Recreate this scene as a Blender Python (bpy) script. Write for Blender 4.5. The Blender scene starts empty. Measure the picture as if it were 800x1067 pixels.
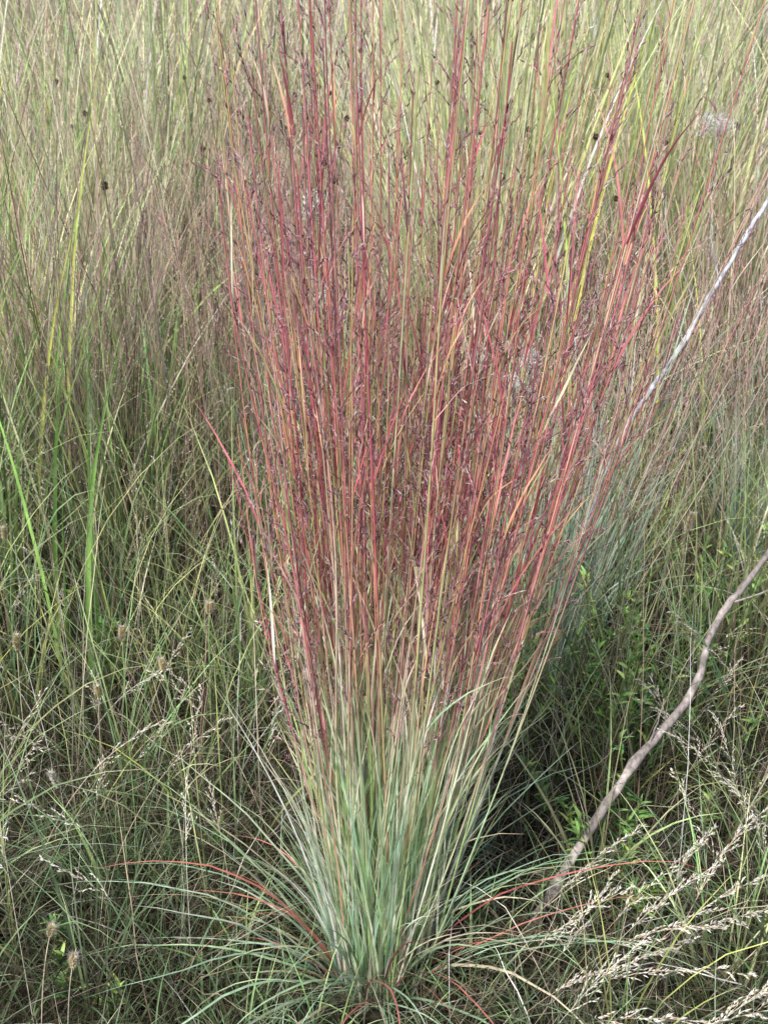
import bpy, math, numpy as np
from mathutils import Vector
rng=np.random.default_rng(11)
R=rng.random; G=rng.standard_normal
def U(a,b,n=None): return rng.uniform(a,b,n)
scene=bpy.context.scene
scene.view_settings.view_transform='Standard'
scene.view_settings.look='None'
scene.view_settings.exposure=0
GAIN=1.75
def lin(c):
    c=np.asarray(c,float)/255.0
    return np.where(c<=0.04045,c/12.92,((c+0.055)/1.055)**2.4)
def pal(n,entries,jit=0.12):
    cols=np.array([lin(e[0]) for e in entries]); w=np.array([e[1] for e in entries],float); w/=w.sum()
    idx=rng.choice(len(entries),n,p=w)
    c=cols[idx]*np.exp(jit*G((n,1)))*np.exp(jit*0.35*G((n,3)))
    l=c@np.array([0.3,0.5,0.2]);c=c*0.97+0.03*l[:,None]
    c=c*GAIN
    return np.clip(c/(1+0.25*c),0.003,0.85)
def hgt(x,y):
    x=np.asarray(x,float);y=np.asarray(y,float)
    b=0.018*np.sin(x*3.1+1)*np.cos(y*2.7)+0.012*np.sin(x*7.3+y*5.1)
    far=np.clip(y-3.5,0,None)
    rise=0.085*far*far/(far+4.0)
    roll=0.5*np.sin(x*0.05+y*0.03)*np.clip((np.hypot(x,y)-8)/40,0,1)
    return b+rise+roll
def patch(x,y):
    return 0.5*np.sin(x*4.1+1.3*np.sin(y*3.3)+0.7)+0.5*np.sin(y*3.7+1.7*np.sin(x*2.3)+2.1)
# ------------------------------------------------------------- buffers
class Buf:
    def __init__(s): s.V=[];s.Q=[];s.C=[];s.n=0
    def add(s,V,Q,C):
        s.V.append(V.reshape(-1,3));s.Q.append(Q.reshape(-1,4)+s.n);s.C.append(C.reshape(-1,3));s.n+=V.reshape(-1,3).shape[0]
    def build(s,name,mat,parent=None,smooth=True):
        V=np.concatenate(s.V);Q=np.concatenate(s.Q);C=np.concatenate(s.C)
        me=bpy.data.meshes.new(name)
        me.vertices.add(len(V));me.vertices.foreach_set('co',V.astype(np.float32).ravel())
        me.loops.add(len(Q)*4);me.loops.foreach_set('vertex_index',Q.astype(np.int32).ravel())
        me.polygons.add(len(Q));me.polygons.foreach_set('loop_start',np.arange(0,len(Q)*4,4,dtype=np.int32))
        try: me.polygons.foreach_set('loop_total',np.full(len(Q),4,dtype=np.int32))
        except Exception: pass
        me.update(calc_edges=True)
        a=me.attributes.new('Col','FLOAT_COLOR','POINT')
        a.data.foreach_set('color',np.concatenate([C,np.ones((len(C),1))],1).astype(np.float32).ravel())
        if smooth: me.polygons.foreach_set('use_smooth',np.ones(len(Q),dtype=bool))
        me.materials.append(mat)
        ob=bpy.data.objects.new(name,me);scene.collection.objects.link(ob)
        if parent: ob.parent=parent
        return ob
def empty(name):
    e=bpy.data.objects.new(name,None);scene.collection.objects.link(e);e.empty_display_size=0.1;return e
def nrm(v): return v/np.maximum(np.linalg.norm(v,axis=-1,keepdims=True),1e-9)
def tangents(P): 
    return nrm(np.gradient(P,axis=1))
def curve(root,az,lean,curl,L,K,wig=0.0,azw=0.0,p=1.5,clamp=True):
    N=len(root);s=(np.arange(K)+0.5)/K
    th=lean[:,None]+curl[:,None]*s**p+wig*G((N,K))
    a=az[:,None]+azw*np.cumsum(G((N,K)),1)/math.sqrt(K)
    d=np.stack([np.sin(th)*np.cos(a),np.sin(th)*np.sin(a),np.cos(th)],-1)*(L[:,None,None]/K)
    P=np.concatenate([root[:,None],root[:,None]+np.cumsum(d,1)],1)
    if clamp:
        g=hgt(P[...,0],P[...,1])+0.006+0.03*R((N,1))
        P[:,1:,2]=np.maximum(P[:,1:,2],g[:,1:])
    return P
def ramp(cols,K):
    s=np.linspace(0,1,K+1);N=len(cols[0][1]);out=np.zeros((N,K+1,3))
    pos=[c[0] for c in cols]
    for j,t in enumerate(s):
        i=min(max(np.searchsorted(pos,t)-1,0),len(pos)-2)
        f=min(max((t-pos[i])/(pos[i+1]-pos[i]),0),1)
        out[:,j]=cols[i][1]*(1-f)+cols[i+1][1]*f
    return out
def ribbon(buf,P,width,C,phi0=None,twist=None,prof='leaf',fold=0.0):
    N,K1,_=P.shape;T=tangents(P);s=np.linspace(0,1,K1)
    if phi0 is None: phi0=U(-0.8,0.8,N)
    if twist is None: twist=U(-1.2,1.2,N)
    h=P[:,-1]-P[:,0];az=np.arctan2(h[:,1],h[:,0])
    side=np.stack([-np.sin(az),np.cos(az),0*az],-1)[:,None,:]*np.ones((1,K1,1))
    side=nrm(side-T*(side*T).sum(-1,keepdims=True))
    nn=np.cross(T,side);ph=phi0[:,None]+twist[:,None]*s
    W=np.cos(ph)[...,None]*side+np.sin(ph)[...,None]*nn
    M=np.cross(T,W)
    if prof=='leaf': w=np.minimum(1,0.6+s*2.0)*np.clip(1-s**2.2,0.03,1)
    elif prof=='stem': w=1-0.55*s
    else: w=np.ones(K1)
    hw=(0.5*width[:,None]*w)[...,None]
    if fold>0:
        V=np.stack([P-W*hw+M*hw*fold,P,P+W*hw+M*hw*fold],2)
        c=np.stack([C,C*1.12,C],2);m=3
    else:
        V=np.stack([P-W*hw,P+W*hw],2);c=np.stack([C,C],2);m=2
    base=(np.arange(N)*K1*m)[:,None,None]+(np.arange(K1-1)*m)[None,:,None]+np.arange(m-1)[None,None,:]
    Q=np.stack([base,base+1,base+m+1,base+m],-1)
    buf.add(V,Q,c)
def tube(buf,P,rad,C,sides=4):
    N,K1,_=P.shape;T=tangents(P)
    ref=np.array([0.13,1.0,0.07]);ref=ref/np.linalg.norm(ref)
    A=np.cross(T,ref);A=nrm(A);B=np.cross(T,A)
    an=np.arange(sides)*2*math.pi/sides
    V=P[:,:,None]+rad[:,:,None,None]*(np.cos(an)[None,None,:,None]*A[:,:,None]+np.sin(an)[None,None,:,None]*B[:,:,None])
    c=np.repeat(C[:,:,None],sides,2)
    j=np.arange(sides);b=(np.arange(N)*K1*sides)[:,None,None]+(np.arange(K1-1)*sides)[None,:,None]
    Q=np.stack([b+j,b+(j+1)%sides,b+sides+(j+1)%sides,b+sides+j],-1)
    buf.add(V,Q,c)
def spikes(buf,pos,d,L,w,C,tipC=None):
    N=len(pos);d=nrm(d);ref=nrm(G((N,3)));A=nrm(np.cross(d,ref));B=np.cross(d,A)
    rings=[];f=[0.0,0.35,1.0];ww=[0.25,1.0,0.06]
    for t,q in zip(f,ww):
        c=pos+d*(L*t)[:,None]
        for k in range(3):
            a=k*2*math.pi/3
            rings.append(c+(A*math.cos(a)+B*math.sin(a))*(w*q*0.5)[:,None])
    V=np.stack(rings,1)
    if tipC is None: tipC=C
    c=np.concatenate([np.repeat(C[:,None],6,1),np.repeat(tipC[:,None],3,1)],1)
    b=(np.arange(N)*9)[:,None]
    q=[]
    for r in range(2):
        for k in range(3):
            q.append([r*3+k,r*3+(k+1)%3,(r+1)*3+(k+1)%3,(r+1)*3+k])
    Q=b[:,:,None]+np.array(q)[None]
    buf.add(V,Q,c)
def samp(P,s,idx):
    K=P.shape[1]-1;x=np.clip(s*K,0,K-1e-4);i=x.astype(int);f=(x-i)[:,None]
    p=P[idx,i]*(1-f)+P[idx,i+1]*f
    return p,nrm(P[idx,i+1]-P[idx,i])
# ------------------------------------------------------------- materials
def plantmat(name,rough=0.55,trans=0.3,streak=0.25,spec=0.3,nscale=60):
    m=bpy.data.materials.new(name);m.use_nodes=True;nt=m.node_tree;nt.nodes.clear()
    N=nt.nodes.new;Lk=nt.links.new
    out=N('ShaderNodeOutputMaterial');at=N('ShaderNodeAttribute');at.attribute_name='Col'
    tc=N('ShaderNodeTexCoord');mp=N('ShaderNodeMapping');mp.inputs['Scale'].default_value=(1,1,0.35)
    no=N('ShaderNodeTexNoise');no.inputs['Scale'].default_value=nscale;no.inputs['Detail'].default_value=3
    mr=N('ShaderNodeMapRange');mr.inputs['From Min'].default_value=0.3;mr.inputs['From Max'].default_value=0.7
    mr.inputs['To Min'].default_value=1-streak;mr.inputs['To Max'].default_value=1+streak
    vm=N('ShaderNodeVectorMath');vm.operation='SCALE'
    Lk(tc.outputs['Object'],mp.inputs['Vector']);Lk(mp.outputs[0],no.inputs['Vector']);Lk(no.outputs['Fac'],mr.inputs['Value'])
    Lk(at.outputs['Color'],vm.inputs[0]);Lk(mr.outputs[0],vm.inputs['Scale'])
    p=N('ShaderNodeBsdfPrincipled');p.inputs['Roughness'].default_value=rough;p.inputs['Specular IOR Level'].default_value=spec
    Lk(vm.outputs[0],p.inputs['Base Color'])
    if trans>0:
        t=N('ShaderNodeBsdfTranslucent');mx=N('ShaderNodeMixShader');mx.inputs[0].default_value=trans
        Lk(vm.outputs[0],t.inputs['Color']);Lk(p.outputs[0],mx.inputs[1]);Lk(t.outputs[0],mx.inputs[2]);Lk(mx.outputs[0],out.inputs[0])
    else: Lk(p.outputs[0],out.inputs[0])
    return m
M_leaf=plantmat('grass_blade',0.5,0.25,spec=0.35)
M_dry=plantmat('dry_grass',0.75,0.12,0.3,0.15)
M_stem=plantmat('grass_stem',0.5,0.08,0.25,0.3,90)
M_seed=plantmat('seed_head',0.85,0.2,0.3,0.1,200)
M_bark=plantmat('dead_bark',0.9,0.0,0.5,0.1,120)
# ------------------------------------------------------------- ground
def make_ground():
    def axis():
        near=np.arange(-6,12.01,0.15);a=[];x=12
        while x<260: x*=1.12;a.append(x)
        b=[];x=-6
        while x>-260: x*=1.15;b.append(x)
        return np.array(sorted(b)+list(near)+a)
    xs=axis();xs=np.array(sorted(set(np.round(np.concatenate([xs,-xs]),3))));ys=axis()
    X,Y=np.meshgrid(xs,ys);Z=hgt(X,Y)
    V=np.stack([X,Y,Z],-1);ny,nx=X.shape
    i=np.arange(ny-1)[:,None]*nx+np.arange(nx-1)[None]
    Q=np.stack([i,i+1,i+nx+1,i+nx],-1)
    m=bpy.data.materials.new('soil_and_litter');m.use_nodes=True;nt=m.node_tree;N=nt.nodes.new;Lk=nt.links.new
    p=nt.nodes['Principled BSDF'];p.inputs['Roughness'].default_value=0.95;p.inputs['Specular IOR Level'].default_value=0.1
    tc=N('ShaderNodeTexCoord');n1=N('ShaderNodeTexNoise');n1.inputs['Scale'].default_value=40;n1.inputs['Detail'].default_value=8
    r1=N('ShaderNodeValToRGB');r1.color_ramp.elements[0].position=0.35;r1.color_ramp.elements[0].color=(0.010,0.010,0.008,1)
    r1.color_ramp.elements[1].position=0.75;r1.color_ramp.elements[1].color=(0.05,0.048,0.034,1)
    n2=N('ShaderNodeTexNoise');n2.inputs['Scale'].default_value=1.3;n2.inputs['Detail'].default_value=10
    r2=N('ShaderNodeValToRGB');r2.color_ramp.elements[0].position=0.35;r2.color_ramp.elements[0].color=(0.22,0.26,0.13,1)
    r2.color_ramp.elements[1].position=0.65;r2.color_ramp.elements[1].color=(0.5,0.4,0.33,1)
    sx=N('ShaderNodeSeparateXYZ');mr=N('ShaderNodeMapRange');mr.inputs['From Min'].default_value=6;mr.inputs['From Max'].default_value=14
    mx=N('ShaderNodeMix');mx.data_type='RGBA'
    Lk(tc.outputs['Object'],n1.inputs['Vector']);Lk(tc.outputs['Object'],n2.inputs['Vector']);Lk(n1.outputs['Fac'],r1.inputs[0]);Lk(n2.outputs['Fac'],r2.inputs[0])
    Lk(tc.outputs['Object'],sx.inputs[0]);Lk(sx.outputs['Y'],mr.inputs['Value']);Lk(mr.outputs[0],mx.inputs['Factor'])
    Lk(r1.outputs[0],mx.inputs[6]);Lk(r2.outputs[0],mx.inputs[7]);Lk(mx.outputs[2],p.inputs['Base Color'])
    bp=N('ShaderNodeBump');bp.inputs['Strength'].default_value=0.6;bp.inputs['Distance'].default_value=0.01
    Lk(n1.outputs['Fac'],bp.inputs['Height']);Lk(bp.outputs[0],p.inputs['Normal'])
    b=Buf();b.add(V,Q,np.ones_like(V)*0.1);b.build('ground',m)
make_ground()
CL=np.array([-0.015,-0.12])
# ------------------------------------------------------------- bluestem clump
RED=[((182,98,106),3),((172,88,98),2.6),((198,120,112),2.4),((208,144,112),1.6),((150,88,104),1.3),((204,166,116),1.7),((126,76,84),1.2),((162,166,104),2.6),((206,188,160),1.4)]
SAGE=[((180,198,158),3),((208,216,186),2.8),((144,172,134),2.8),((150,176,112),2.2),((216,212,182),1.5),((178,136,116),0.8)]
def bluestem(name,base,ns,hr,tipf,redlow=0.42,rbase=0.055,leafn=6,racn=11,basal=260,red=RED,sage=SAGE,wmul=1.0,lowleaf=60,clusters=0):
    e=empty(name);K=14
    h=U(hr[0],hr[1],ns);off=tipf(ns,h)
    if clusters:
        ct=tipf(clusters,np.full(clusters,1.0));ci=rng.integers(0,clusters,ns);m=R(ns)<0.6
        off[m,:2]=ct[ci[m],:2]+0.022*G((m.sum(),2))
    tip=off+np.array([base[0],base[1],0])
    r=rbase*np.sqrt(R(ns));a=U(0,2*math.pi,ns)
    root=np.stack([base[0]+r*np.cos(a),base[1]+r*np.sin(a)*0.8,0*a],-1)
    root[:,:2]+=0.12*off[:,:2]
    root[:,2]=hgt(root[:,0],root[:,1])-0.01
    s=np.linspace(0,1,K+1)[None,:,None]
    P1=root.copy();P1[:,:2]+=(tip[:,:2]-root[:,:2])*U(0.4,0.66,ns)[:,None];P1[:,2]=h*0.45
    P=(1-s)**2*root[:,None]+2*s*(1-s)*P1[:,None]+s*s*tip[:,None]
    ph=U(0,6.28,(ns,1));fr=U(4,11,(ns,1));ss=s[:,:,0]
    amp=np.abs(G((ns,1)))*0.006
    P[...,0]+=amp*np.sin(fr*ss+ph)*ss;P[...,1]+=amp*np.cos(fr*ss*1.2+ph*2)*ss
    cb=pal(ns,sage,0.1);cm=pal(ns,sage,0.12)*0.6+pal(ns,red,0.1)*0.4;cr=pal(ns,red,0.14);ct_=pal(ns,red,0.15)*0.9
    rl=redlow
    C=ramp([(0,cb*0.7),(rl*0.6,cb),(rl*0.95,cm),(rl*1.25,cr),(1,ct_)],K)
    rad=(U(0.9,2.2,(ns,1))*(1-0.58*ss)*0.001)*wmul
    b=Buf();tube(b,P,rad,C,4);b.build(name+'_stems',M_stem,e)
    n=ns*leafn;idx=np.repeat(np.arange(ns),leafn);sv=np.tile(np.linspace(0.08,0.82,leafn),ns)+U(-0.05,0.05,n)
    p,t=samp(P,sv,idx)
    az=U(0,2*math.pi,n);div=U(0.06,0.36,n)
    d=t+np.stack([np.cos(az),np.sin(az),0*az],-1)*div[:,None]
    d=nrm(d);lean=np.arccos(np.clip(d[:,2],-1,1));az2=np.arctan2(d[:,1],d[:,0])
    L=U(0.10,0.25,n)*(1.15-0.45*sv);curl=np.abs(G(n))*0.4
    Pl=curve(p,az2,lean,curl,L,7,0.03,0.08)
    zz=p[:,2]/1.3
    k=np.clip((zz-rl*0.7)/(rl*0.5)+0.35*G(n)*0.6,0,1)[:,None]
    c1=pal(n,sage,0.12)*(1-k)+pal(n,red,0.15)*k
    c2=c1*0.5+pal(n,red+[((215,195,150),3),((176,130,96),1)],0.15)*0.5
    b=Buf();ribbon(b,Pl,U(0.0018,0.0038,n)*wmul,ramp([(0,c1*0.95),(0.5,c1),(1,c2)],7),fold=0.35)
    n=basal;r=rbase*1.15*np.sqrt(R(n));a=U(0,2*math.pi,n)
    rt=np.stack([base[0]+r*np.cos(a),base[1]+r*np.sin(a)*0.8,0*a],-1);rt[:,2]=hgt(rt[:,0],rt[:,1])-0.01
    az=a+0.5*G(n);L=U(0.22,0.66,n);lean=np.abs(G(n))*0.08+0.015;curl=np.abs(G(n))*0.42+0.02
    Pl=curve(rt,az,lean,curl,L,10,0.02,0.06)
    c1=pal(n,sage+[((144,180,148),4)],0.19);c2=pal(n,sage+red[:3]+[((215,195,150),3)],0.13)
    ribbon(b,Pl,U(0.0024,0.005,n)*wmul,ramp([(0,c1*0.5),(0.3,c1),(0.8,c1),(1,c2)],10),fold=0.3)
    n=lowleaf;a=U(0,2*math.pi,n);rt=np.stack([base[0]+rbase*np.cos(a),base[1]+rbase*0.8*np.sin(a),0*a],-1);rt[:,2]=hgt(rt[:,0],rt[:,1])
    Pl=curve(rt,a+0.25*G(n),U(0.1,0.8,n),U(0.6,1.9,n),U(0.18,0.54,n),12,0.05,0.22,1.3)
    c1=pal(n,[((134,168,136),3.5),((160,186,156),3),((190,112,100),1.4),((120,142,104),1.5),((195,180,150),2.0)],0.18)
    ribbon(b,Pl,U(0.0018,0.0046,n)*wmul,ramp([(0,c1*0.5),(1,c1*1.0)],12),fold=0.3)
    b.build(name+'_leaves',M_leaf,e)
    n=ns*racn;idx=np.repeat(np.arange(ns),racn);sv=U(0.42,1.0,n)**0.85;sv=np.clip(sv,0.4,0.995)
    p,t=samp(P,sv,idx);az=U(0,2*math.pi,n)
    d=nrm(t+np.stack([np.cos(az),np.sin(az),0*az],-1)*U(0.08,0.6,n)[:,None])
    L=U(0.03,0.085,n);Pr=curve(p,np.arctan2(d[:,1],d[:,0]),np.arccos(np.clip(d[:,2],-1,1)),U(-0.2,0.8,n),L,5,0.09,0.25)
    cr=pal(n,[((156,92,104),2),((170,104,112),2),((122,80,88),2),((190,150,132),1)],0.15)
    b=Buf();ribbon(b,Pr,np.full(n,0.0012)*wmul,ramp([(0,cr),(1,cr)],5),prof='stem')
    m=7;ii=np.repeat(np.arange(n),m);s2=np.tile(np.linspace(0.3,0.98,m),n);p,t=samp(Pr,s2,ii);N2=n*m
    dd=nrm(t+0.36*nrm(G((N2,3))))
    cs=pal(N2,[((142,90,108),3),((112,74,90),2.6),((166,112,126),2.4),((192,150,152),1.9),((78,58,64),2.2),((212,192,178),1.6)],0.2)
    keep=R(N2)<0.8
    spikes(b,p[keep],dd[keep],U(0.006,0.012,N2)[keep],U(0.0011,0.0023,N2)[keep]*wmul,cs[keep])
    keep=R(N2)<0.65;q=keep.sum()
    dh=nrm(t[keep]+1.0*nrm(G((q,3))))
    spikes(b,p[keep],dh,U(0.004,0.011,q),np.full(q,0.0006)*wmul,pal(q,[((238,220,222),2.5),((206,162,170),1)],0.1))
    b.build(name+'_seed_racemes',M_seed,e)
    return e
def tips_main(n,h):
    k=rng.choice(3,n,p=[0.44,0.36,0.20])
    x=np.where(k==0,0.05+0.11*G(n),np.where(k==1,U(-0.17,0.27,n),U(0.15,0.42,n)))
    x=np.clip(x,-0.18,0.43);y=0.11*G(n)+0.11;y=np.clip(y,-0.10,0.38)
    return np.stack([x,y,h],-1)
bluestem('little_bluestem',CL,230,(0.80,1.48),tips_main,redlow=0.46,racn=12,lowleaf=150,basal=270,rbase=0.045,clusters=40)
def tips_b(sx,sy,ox,oy=0):
    return lambda n,h: np.stack([ox+sx*G(n),oy+sy*G(n),h],-1)
MAUVE=[((176,134,132),2),((192,156,144),2),((156,126,124),2),((202,178,156),1.8),((172,154,128),1.5)]
BSAGE=[((130,162,144),3),((152,176,156),2),((172,184,160),1.4),((180,175,136),1)]
bluestem('little_bluestem',(0.33,0.72),85,(0.75,1.25),tips_b(0.14,0.12,0.14),0.65,0.07,5,9,220,MAUVE+RED[:1],BSAGE)
bluestem('little_bluestem',(0.95,1.15),70,(0.7,1.1),tips_b(0.17,0.15,0.02),0.55,0.08,5,8,150,MAUVE,BSAGE)
bluestem('little_bluestem',(-0.25,1.5),60,(0.85,1.25),tips_b(0.16,0.12,0.0),0.5,0.07,5,8,120,MAUVE,BSAGE)
# ------------------------------------------------------------- field grasses
def inclump(x,y,r=0.075): return (x-CL[0])**2+(y-CL[1])**2<r*r
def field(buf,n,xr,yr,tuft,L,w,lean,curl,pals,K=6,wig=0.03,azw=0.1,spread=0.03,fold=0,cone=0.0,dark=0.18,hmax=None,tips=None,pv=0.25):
    nt=max(1,n//tuft);y=U(yr[0],yr[1],nt);x=U(xr[0],xr[1],nt)*(1+cone*np.clip(y,0,None))
    id=np.repeat(np.arange(nt),tuft);N=len(id)
    tl=np.exp(0.24*G(nt)+0.12*patch(x*1.7+3,y*1.7))
    r=spread*np.abs(G(N));a=U(0,2*math.pi,N)
    X=x[id]+r*np.cos(a);Y=y[id]+r*np.sin(a)
    ok=~inclump(X,Y);X=X[ok];Y=Y[ok];a=a[ok];id=id[ok];N=len(X)
    rt=np.stack([X,Y,hgt(X,Y)-0.005],-1)
    LL=U(L[0],L[1],N)*tl[id]
    if hmax is not None: LL=np.minimum(LL,hmax(X,Y)*U(0.6,1.0,N))
    P=curve(rt,a+0.7*G(N),np.abs(G(N))*lean[1]+lean[0],U(curl[0],curl[1],N),LL,K,wig,azw)
    ct=pal(nt,pals,0.18)[id];cb=pal(N,pals,0.24);c=np.where(R((N,1))<0.55,ct*np.exp(0.14*G((N,1))),cb)
    c=c*np.exp(pv*patch(X,Y))[:,None]
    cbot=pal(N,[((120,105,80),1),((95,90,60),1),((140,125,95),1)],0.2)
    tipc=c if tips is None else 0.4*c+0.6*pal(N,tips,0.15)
    ribbon(buf,P,U(w[0],w[1],N)*np.exp(0.2*G(N)),ramp([(0,cbot*dark),(0.3,0.12*cbot+0.3*c),(0.75,c),(1,tipc)],K),fold=fold)  # brown dead blade bases, darkened further with understory shade painted into the colour
    return P
GREEN=[((120,154,96),3),((102,136,88),2.5),((148,172,108),2.4),((90,122,86),2),((162,168,116),1.3),((174,184,98),1.0)]
DRY=[((192,176,154),3),((166,152,132),3),((214,202,182),1.8),((134,122,106),2.4),((104,92,80),2.2),((168,138,124),1.3)]
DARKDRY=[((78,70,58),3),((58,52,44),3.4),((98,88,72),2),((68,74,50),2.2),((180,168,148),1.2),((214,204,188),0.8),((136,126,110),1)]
STRAW=[((220,208,166),2.0),((204,196,144),1.8),((184,200,124),2.8),((210,220,158),2.0),((166,190,118),2.4)]
nearmax=lambda x,y: np.where(y<-0.3,0.24,np.where((np.abs(x)<0.26)&(y<0.12),0.24,9.0))
b=Buf()
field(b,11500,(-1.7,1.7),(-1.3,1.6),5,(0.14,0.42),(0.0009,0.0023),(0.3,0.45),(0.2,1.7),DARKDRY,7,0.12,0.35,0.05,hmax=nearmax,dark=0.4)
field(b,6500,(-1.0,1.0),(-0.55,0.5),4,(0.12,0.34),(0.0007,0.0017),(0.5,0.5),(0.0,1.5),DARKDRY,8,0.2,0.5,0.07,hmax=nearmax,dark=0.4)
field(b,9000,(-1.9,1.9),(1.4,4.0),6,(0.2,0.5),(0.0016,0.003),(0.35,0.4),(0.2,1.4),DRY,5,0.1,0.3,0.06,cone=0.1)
b.build('dry_thatch',M_dry)
b=Buf()
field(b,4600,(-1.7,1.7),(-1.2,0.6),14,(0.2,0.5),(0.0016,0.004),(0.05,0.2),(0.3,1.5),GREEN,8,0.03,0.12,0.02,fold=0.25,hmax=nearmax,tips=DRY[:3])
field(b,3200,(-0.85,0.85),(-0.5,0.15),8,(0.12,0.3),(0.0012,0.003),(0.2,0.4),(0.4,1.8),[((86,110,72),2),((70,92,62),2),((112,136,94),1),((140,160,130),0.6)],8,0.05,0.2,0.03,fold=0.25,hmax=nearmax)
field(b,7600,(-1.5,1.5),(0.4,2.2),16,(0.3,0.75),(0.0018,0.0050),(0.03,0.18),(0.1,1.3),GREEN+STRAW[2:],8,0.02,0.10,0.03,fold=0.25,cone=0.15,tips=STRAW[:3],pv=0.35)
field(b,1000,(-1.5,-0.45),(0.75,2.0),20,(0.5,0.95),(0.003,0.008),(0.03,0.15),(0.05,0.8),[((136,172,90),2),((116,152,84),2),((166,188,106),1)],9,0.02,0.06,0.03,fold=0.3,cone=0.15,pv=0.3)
b.build('meadow_grass',M_leaf)
b=Buf()
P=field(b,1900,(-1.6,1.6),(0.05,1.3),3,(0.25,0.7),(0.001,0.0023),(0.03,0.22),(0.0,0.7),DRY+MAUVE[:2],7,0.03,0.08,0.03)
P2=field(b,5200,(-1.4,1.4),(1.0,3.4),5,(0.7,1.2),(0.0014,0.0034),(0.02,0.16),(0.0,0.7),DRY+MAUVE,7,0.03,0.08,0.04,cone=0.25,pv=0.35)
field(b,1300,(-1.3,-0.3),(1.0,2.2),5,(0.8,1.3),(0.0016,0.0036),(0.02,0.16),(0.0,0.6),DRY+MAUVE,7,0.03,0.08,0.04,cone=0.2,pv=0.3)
b.build('dry_grass_stalks',M_dry)
b=Buf()
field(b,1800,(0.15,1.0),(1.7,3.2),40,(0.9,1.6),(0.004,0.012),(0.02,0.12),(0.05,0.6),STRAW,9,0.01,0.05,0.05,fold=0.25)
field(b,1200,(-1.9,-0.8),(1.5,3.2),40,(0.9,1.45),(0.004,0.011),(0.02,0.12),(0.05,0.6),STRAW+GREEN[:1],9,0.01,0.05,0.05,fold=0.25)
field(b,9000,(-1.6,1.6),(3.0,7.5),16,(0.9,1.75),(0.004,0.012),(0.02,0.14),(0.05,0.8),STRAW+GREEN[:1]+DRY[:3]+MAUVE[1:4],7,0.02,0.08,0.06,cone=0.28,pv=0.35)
b.build('switchgrass',M_leaf)
b=Buf()
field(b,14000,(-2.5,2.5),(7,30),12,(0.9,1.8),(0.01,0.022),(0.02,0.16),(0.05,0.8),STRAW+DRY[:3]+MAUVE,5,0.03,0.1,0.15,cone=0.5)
b.build('distant_grass',M_dry)
# ------------------------------------------------------------- panicles
def panicles(name,roots,az,lean,curl,H,plen,nb,bl,col,sc,sw=0.0016,sl=0.005,stemw=0.0014,spread=0.5,ns=7,bdroop=0.8):
    n=len(roots);P=curve(roots,az,lean,curl,H,12,0.015,0.04)
    b=Buf();c=pal(n,col,0.12);ribbon(b,P,np.full(n,stemw),ramp([(0,c*0.7),(1,c)],12),prof='stem')
    N=n*nb;idx=np.repeat(np.arange(n),nb);f=np.tile(np.linspace(0,1,nb),n);sv=1-plen+plen*f*0.98
    p,t=samp(P,sv,idx);a=U(0,2*math.pi,N)
    d=nrm(t+np.stack([np.cos(a),np.sin(a),0*a],-1)*(spread*U(0.5,1.2,N))[:,None])
    L=bl*U(0.6,1.1,N)*(1.1-0.75*f)
    Pb=curve(p,np.arctan2(d[:,1],d[:,0]),np.arccos(np.clip(d[:,2],-1,1)),U(0,bdroop,N),L,5,0.08,0.2)
    cc=c[idx];ribbon(b,Pb,np.full(N,stemw*0.5),ramp([(0,cc),(1,cc)],5),prof='stem')
    ii=np.repeat(np.arange(N),ns);s2=np.tile(np.linspace(0.25,1,ns),N);p,t=samp(Pb,np.clip(s2+0.04*G(N*ns),0,1),ii)
    dd=nrm(t+0.5*nrm(G((N*ns,3))))
    spikes(b,p,dd,U(0.7,1.3,N*ns)*sl,U(0.7,1.3,N*ns)*sw,pal(N*ns,sc,0.15))
    return b.build(name,M_seed)
def rts(n,xr,yr,cone=0):
    y=U(yr[0],yr[1],n);x=U(xr[0],xr[1],n)*(1+cone*np.clip(y,0,None));return np.stack([x,y,hgt(x,y)],-1)
PALE=[((212,202,182),3),((194,184,166),2.4),((230,222,206),1.4)]
n=48;r=rts(n,(0.10,0.64),(-0.44,-0.12))
panicles('silvery_panicle_grass',r,U(-0.7,0.7,n),U(0.3,0.7,n),U(0.5,1.1,n),U(0.26,0.42,n),0.45,14,0.04,DRY[:3],PALE,0.0024,0.007,0.0013,0.32,7)
n=24;r=rts(n,(0.4,0.8),(-0.2,0.3))
panicles('silvery_panicle_grass',r,U(-0.7,3.5,n),U(0.05,0.3,n),U(0.5,1.1,n),U(0.3,0.46,n),0.4,12,0.04,DRY[:3],PALE,0.002,0.006,0.0013,0.4,6)
n=44;r=rts(n,(-0.85,-0.15),(-0.3,0.7))
panicles('silvery_panicle_grass',r,U(-1,4,n),U(0.05,0.3,n),U(0.5,1.2,n),U(0.25,0.5,n),0.3,10,0.035,DRY[:3],PALE,0.0023,0.006,0.0013,0.5,5)
n=480;r=rts(n,(-1.3,1.3),(0.9,3.2),0.25)
panicles('purple_lovegrass',r,U(0,6.28,n),np.abs(G(n))*0.12,U(0,0.5,n),U(0.75,1.3,n),0.4,16,0.10,MAUVE,[((172,140,142),2),((194,172,158),2),((148,120,124),1.5),((210,194,174),1.4)],0.0022,0.005,0.0016,0.6,6)
n=160;r=rts(n,(-1.5,-0.25),(0.5,1.4),0.1)
panicles('dry_panicle_grass',r,U(0,6.28,n),np.abs(G(n))*0.15,U(0,0.8,n),U(0.4,0.8,n),0.35,12,0.06,DRY,DRY+PALE,0.0018,0.005,0.0013,0.55,5)
n=120;r=rts(n,(0.35,1.5),(0.3,1.3),0.1)
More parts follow.
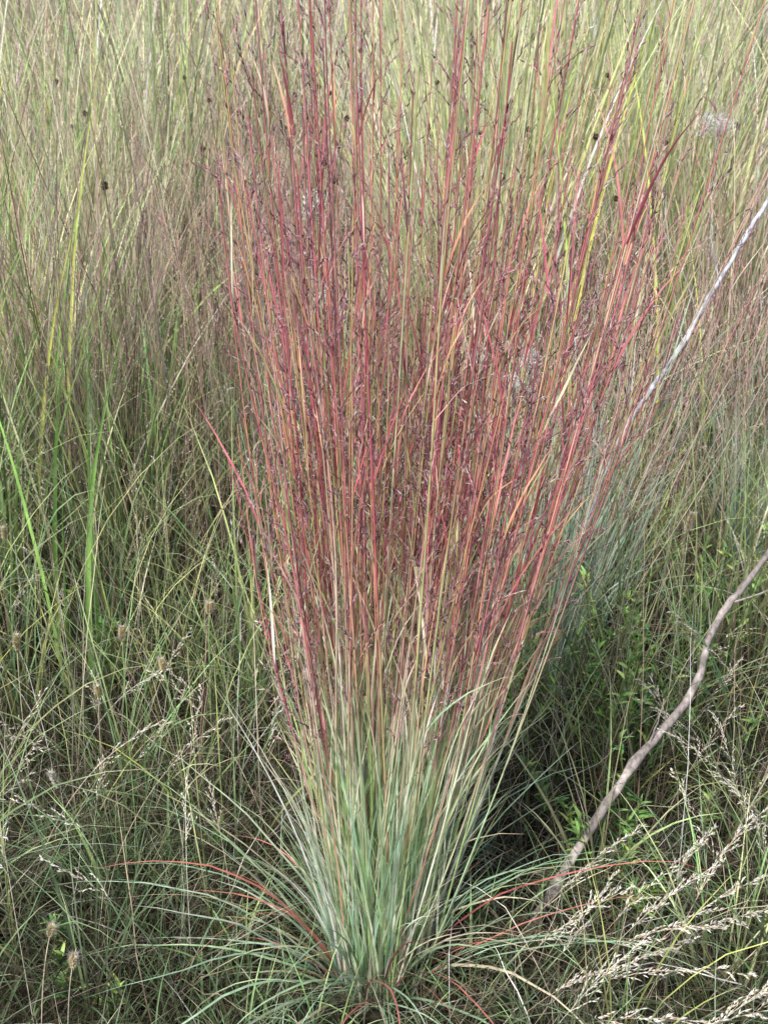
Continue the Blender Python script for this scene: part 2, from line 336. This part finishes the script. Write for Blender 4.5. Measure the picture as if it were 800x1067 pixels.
panicles('dry_panicle_grass',r,U(0,6.28,n),np.abs(G(n))*0.15,U(0,0.8,n),U(0.35,0.75,n),0.35,12,0.06,DRY,DRY+PALE,0.0018,0.005,0.0013,0.55,5)
n=560;r=rts(n,(-1.2,1.8),(3.2,8.5),0.28)
panicles('pink_haze_grass',r,U(0,6.28,n),np.abs(G(n))*0.12,U(0,0.4,n),U(1.0,1.7,n),0.5,14,0.13,MAUVE,[((226,192,178),2),((220,204,180),2),((210,170,162),1.5)],0.005,0.012,0.003,0.5,6)
# ------------------------------------------------------------- foxtails
def foxtail(heads):
    b=Buf()
    for (x,y,z,L,tone) in heads:
        root=np.array([[x+U(-.05,.05),y+U(-.05,.05),0.0]]);s=np.linspace(0,1,13)[None,:,None]
        top=np.array([[x,y,z]]);ctl=root*0.6+top*0.4;ctl[:,2]=z*0.7
        P=(1-s)**2*root[:,None]+2*s*(1-s)*ctl[:,None]+s*s*top[:,None]
        c=pal(1,GREEN[:1]+DRY[:1]);tube(b,P,np.full((1,13),0.0008),ramp([(0,c),(1,c)],12),4)
        ax=nrm(P[:,-1]-P[:,-3]+0.006*G((1,3)))[0];n=170;f=R(n);rr=G((n,3));rad=nrm(rr-ax*(rr@ax)[:,None])
        pos=top+ax*(f*L-L*0.5)[:,None]+rad*0.0013
        prof=np.sin(np.clip(f*0.9+0.08,0,1)*math.pi)**0.5
        spikes(b,pos,ax+rad*0.9,0.0065*prof+0.001,np.full(n,0.0024),pal(n,tone,0.15))
        n=240;f=R(n);rr=G((n,3));rad=nrm(rr-ax*(rr@ax)[:,None]);pos=top+ax*(f*L-L*0.5)[:,None]
        spikes(b,pos,ax*0.9+rad,U(0.008,0.014,n),np.full(n,0.00045),pal(n,PALE,0.1))
    b.build('foxtail_grass',M_seed)
TAN=[((220,190,142),2),((202,170,122),2),((232,212,176),1)]
foxtail([(-.6,.22,.40,.036,TAN),(-.41,.16,.45,.026,TAN),(.50,.3,.58,.036,TAN),(-.39,-.3,.24,.028,TAN),(-.42,-.28,.27,.02,TAN),(-.50,.03,.27,.034,PALE),
 (-.36,.2,.37,.022,TAN),(-.47,.2,.32,.022,TAN),(-.3,.32,.41,.02,TAN),(.32,.42,.3,.02,TAN),(-.95,.6,.5,.03,TAN),(-.7,.5,.47,.028,TAN)])
# ------------------------------------------------------------- coneflower seedheads
def coneflowers(n):
    b=Buf();x=np.where(R(n)<0.5,0.02+0.22*G(n),U(-0.75,0.8,n));y=U(1.1,2.8,n);x=x*(1+0.25*y)
    rt=np.stack([x,y,hgt(x,y)],-1);P=curve(rt,U(0,6.28,n),U(0,0.12,n),U(0,0.3,n),U(0.95,1.28,n),10,0.03,0.05)
    c=pal(n,[((96,84,72),1),((116,100,82),1)]);tube(b,P,np.full((n,11),0.0013),ramp([(0,c),(1,c)],10),5)
    for i in range(n):
        k=140;d=nrm(G((k,3)));sc=U(0.6,1.0)
        ps=P[i,-1]+d*np.array([0.005,0.005,0.006])*sc
        spikes(b,ps,d,U(0.002,0.007,k)*sc,np.full(k,0.0028),pal(k,[((62,50,46),3),((98,80,66),1.6)],0.3))
    b.build('coneflower_seedheads',M_seed)
coneflowers(40)
# ------------------------------------------------------------- pale fluffy seed plumes
def plumes(items):
    b=Buf()
    for (x,y,z,w,h) in items:
        rt=np.array([[x,y+0.03,0.0]]);s=np.linspace(0,1,11)[None,:,None];top=np.array([[x,y,z-h*0.3]])
        P=(1-s)*rt[:,None]+s*top[:,None];c=pal(1,DRY[:1]);tube(b,P,np.full((1,11),0.0016),ramp([(0,c),(1,c)],10),4)
        n=700;q=G((n,3))*np.array([w,w,h])*0.34
        pos=np.array([x,y,z])+q
        spikes(b,pos,nrm(np.array([0.3,0,0.9])+0.7*G((n,3))),U(0.008,0.018,n),U(0.0014,0.003,n),pal(n,[((236,214,200),2),((226,202,190),1.5),((240,228,212),1)],0.1))
    b.build('fluffy_seed_plumes',M_seed)
plumes([(-.14,.8,1.01,.032,.036),(-.125,.8,.82,.022,.045),(.18,.8,.72,.036,.035),(.25,.82,.66,.045,.022),(.30,.85,.70,.026,.03),(.9,1.8,1.1,.07,.04)])
# ------------------------------------------------------------- dead branches
def branch(pts,r0,r1,cols,twigs):
    pts=np.array(pts,float);n=len(pts);t=np.linspace(0,n-1,60)
    Pp=np.vstack([2*pts[0]-pts[1],pts,2*pts[-1]-pts[-2]]);out=[]
    for v in t:
        i=min(int(v),n-2);f=v-i;a,b_,c,d=Pp[i],Pp[i+1],Pp[i+2],Pp[i+3]
        out.append(0.5*((2*b_)+(c-a)*f+(2*a-5*b_+4*c-d)*f*f+(3*b_-a-3*c+d)*f**3))
    P=np.array(out)[None];P+=0.0009*G(P.shape)
    s=np.linspace(0,1,60);rad=(r0+(r1-r0)*s)*np.exp(0.07*G(60));rad[::9]*=1.25
    C=np.repeat(pal(1,cols,0.02)[:,None],60,1)*np.exp(0.2*G((1,60,1)))
    b=Buf();tube(b,P,rad[None],C,10)
    for (sv,d,L) in twigs:
        p,tt=samp(P,np.array([sv]),np.array([0]));d=np.array(d,float);d/=np.linalg.norm(d);q=np.linspace(0,1,8)[:,None]
        Pt=(p+d*q*L+np.array([0,0,1])*q*q*L*0.2)[None]+0.0015*G((1,8,3))*q
        tube(b,Pt,((1-0.7*q[:,0])*r1*0.5)[None],np.repeat(pal(1,cols,0.02)[:,None],8,1),6)
    b.build('dead_branch',M_bark)
branch([(.20,-.05,-.01),(.263,0,.079),(.384,.1,.224),(.507,.2,.32),(.555,.27,.408),(.657,.35,.503),(.85,.5,.72),(1.0,.6,.95)],.0082,.0042,[((134,126,122),1),((126,118,114),1)],[(.33,(.3,.2,.9),.07),(.55,(-.2,.1,1),.06),(.62,(.9,.2,.1),.12)])
branch([(.30,.66,-.01),(.38,.66,.30),(.447,.67,.57),(.57,.73,.76),(.72,.8,1.015),(.89,.88,1.28)],.006,.0038,[((156,160,168),1),((146,150,160),1)],[(.5,(.5,.1,.6),.1),(.7,(-.3,.1,1),.1)])
# ------------------------------------------------------------- leafy weeds
def weed(x0,y0,H,n,col,sp=0.07):
    b=Buf()
    for k in range(n):
        x=x0+sp*G();y=y0+sp*G();rt=np.array([[x,y,float(hgt(x,y))]])
        P=curve(rt,U(0,6.28,1),U(0,0.3,1),U(0,0.4,1),np.array([H*U(.7,1.1)]),10,0.04,0.1)
        c=pal(1,[((110,120,70),1)]);tube(b,P,np.full((1,11),0.0012),ramp([(0,c),(1,c)],10),4)
        m=44;sv=U(0.15,1,m);p,t=samp(P,sv,np.zeros(m,int));a=U(0,6.28,m)
        Pl=curve(p,a,U(0.5,1.1,m),U(0.2,0.8,m),U(0.018,0.045,m)*(1.2-0.6*sv),5,0.05,0.1)
        cl=pal(m,col,0.15);ribbon(b,Pl,U(0.004,0.008,m),ramp([(0,cl),(1,cl*1.1)],5),fold=0.3)
    b.build('leafy_weed',M_leaf)
LG=[((88,126,66),2),((116,152,78),2),((76,108,62),1.5),((150,174,90),1)]
weed(.25,.36,.40,10,LG);weed(.52,.40,.40,14,LG);weed(.3,.12,.2,5,LG);weed(.75,.75,.36,8,LG);weed(-.6,.75,.25,5,LG);weed(.5,.0,.10,5,LG,.12);weed(-.45,.1,.10,4,LG,.15)
# ------------------------------------------------------------- bright broad blades
b=Buf()
def blades(items):
    for (x,y,L,az,lean,curl,w,c) in items:
        P=curve(np.array([[x,y,0.0]]),np.array([az]),np.array([lean]),np.array([curl]),np.array([L]),14,0.01,0.02)
        cc=pal(1,[(c,1)],0.05);ribbon(b,P,np.array([w]),ramp([(0,cc*0.6),(0.3,cc),(1,cc*1.1)],14),fold=0.3,phi0=np.array([1.2]),twist=np.array([0.6]))
BG=(130,176,86);YG=(192,200,98)
blades([(-.66,.6,.78,2.6,.04,.3,.014,BG),(-.61,.62,.8,0.5,.02,.35,.013,BG),(-.64,.58,.66,1.5,.03,.5,.011,(110,160,78)),(-.7,.7,.9,1.0,.06,.3,.012,BG),(-.6,.66,.9,1.3,.03,.25,.013,BG),
 (-.9,1.0,1.15,.4,.03,.22,.012,BG),(-.98,1.1,1.3,.9,.03,.32,.014,BG),(-.85,1.05,1.05,.3,.08,.3,.010,YG),(-.8,1.2,1.3,0.2,.05,.25,.010,YG),(-1.02,1.2,1.35,0.1,.08,.2,.011,YG),(-.2,1.1,.7,2.8,.05,.3,.008,(110,150,80)),
 (.35,1.5,1.4,.3,.03,.2,.012,YG),(.45,1.5,1.45,.2,.05,.25,.014,(196,200,92)),(.55,1.6,1.5,.6,.06,.2,.013,(160,192,98)),(.5,1.4,1.3,2.9,.02,.2,.010,(160,192,98)),(.78,1.6,1.4,2.4,.04,.3,.012,YG),(.62,1.5,1.5,.3,.04,.2,.012,YG)])
b.build('broad_bladed_grass',M_leaf)
# ------------------------------------------------------------- light
w=bpy.data.worlds.new("World");scene.world=w;w.use_nodes=True;nt=w.node_tree
bg=nt.nodes['Background'];sky=nt.nodes.new('ShaderNodeTexSky');sky.sky_type='NISHITA';sky.sun_disc=False
EL=math.radians(54);AZ=math.radians(215)
sky.sun_elevation=EL;sky.sun_rotation=AZ;sky.dust_density=2.5;sky.air_density=1.0
nt.links.new(sky.outputs[0],bg.inputs[0]);bg.inputs[1].default_value=0.14
ld=bpy.data.lights.new('sun','SUN');ld.energy=5.0;ld.angle=math.radians(9);ld.color=(1,0.955,0.895)
lo=bpy.data.objects.new('sun',ld);scene.collection.objects.link(lo)
d=Vector((math.sin(AZ)*math.cos(EL),math.cos(AZ)*math.cos(EL),math.sin(EL)))
lo.rotation_euler=d.to_track_quat('Z','Y').to_euler();lo.location=d*10
# ------------------------------------------------------------- camera
cd=bpy.data.cameras.new('camera');cam=bpy.data.objects.new('camera',cd);scene.collection.objects.link(cam);scene.camera=cam
cam.location=(0,-1.35,1.3);cam.rotation_euler=(math.radians(90-23),0,0)
cd.sensor_fit='VERTICAL';cd.sensor_height=24;cd.lens=12/math.tan(math.radians(25));cd.clip_start=0.02;cd.clip_end=1000
cd.dof.use_dof=True;cd.dof.focus_distance=1.5;cd.dof.aperture_fstop=cd.lens/2.6
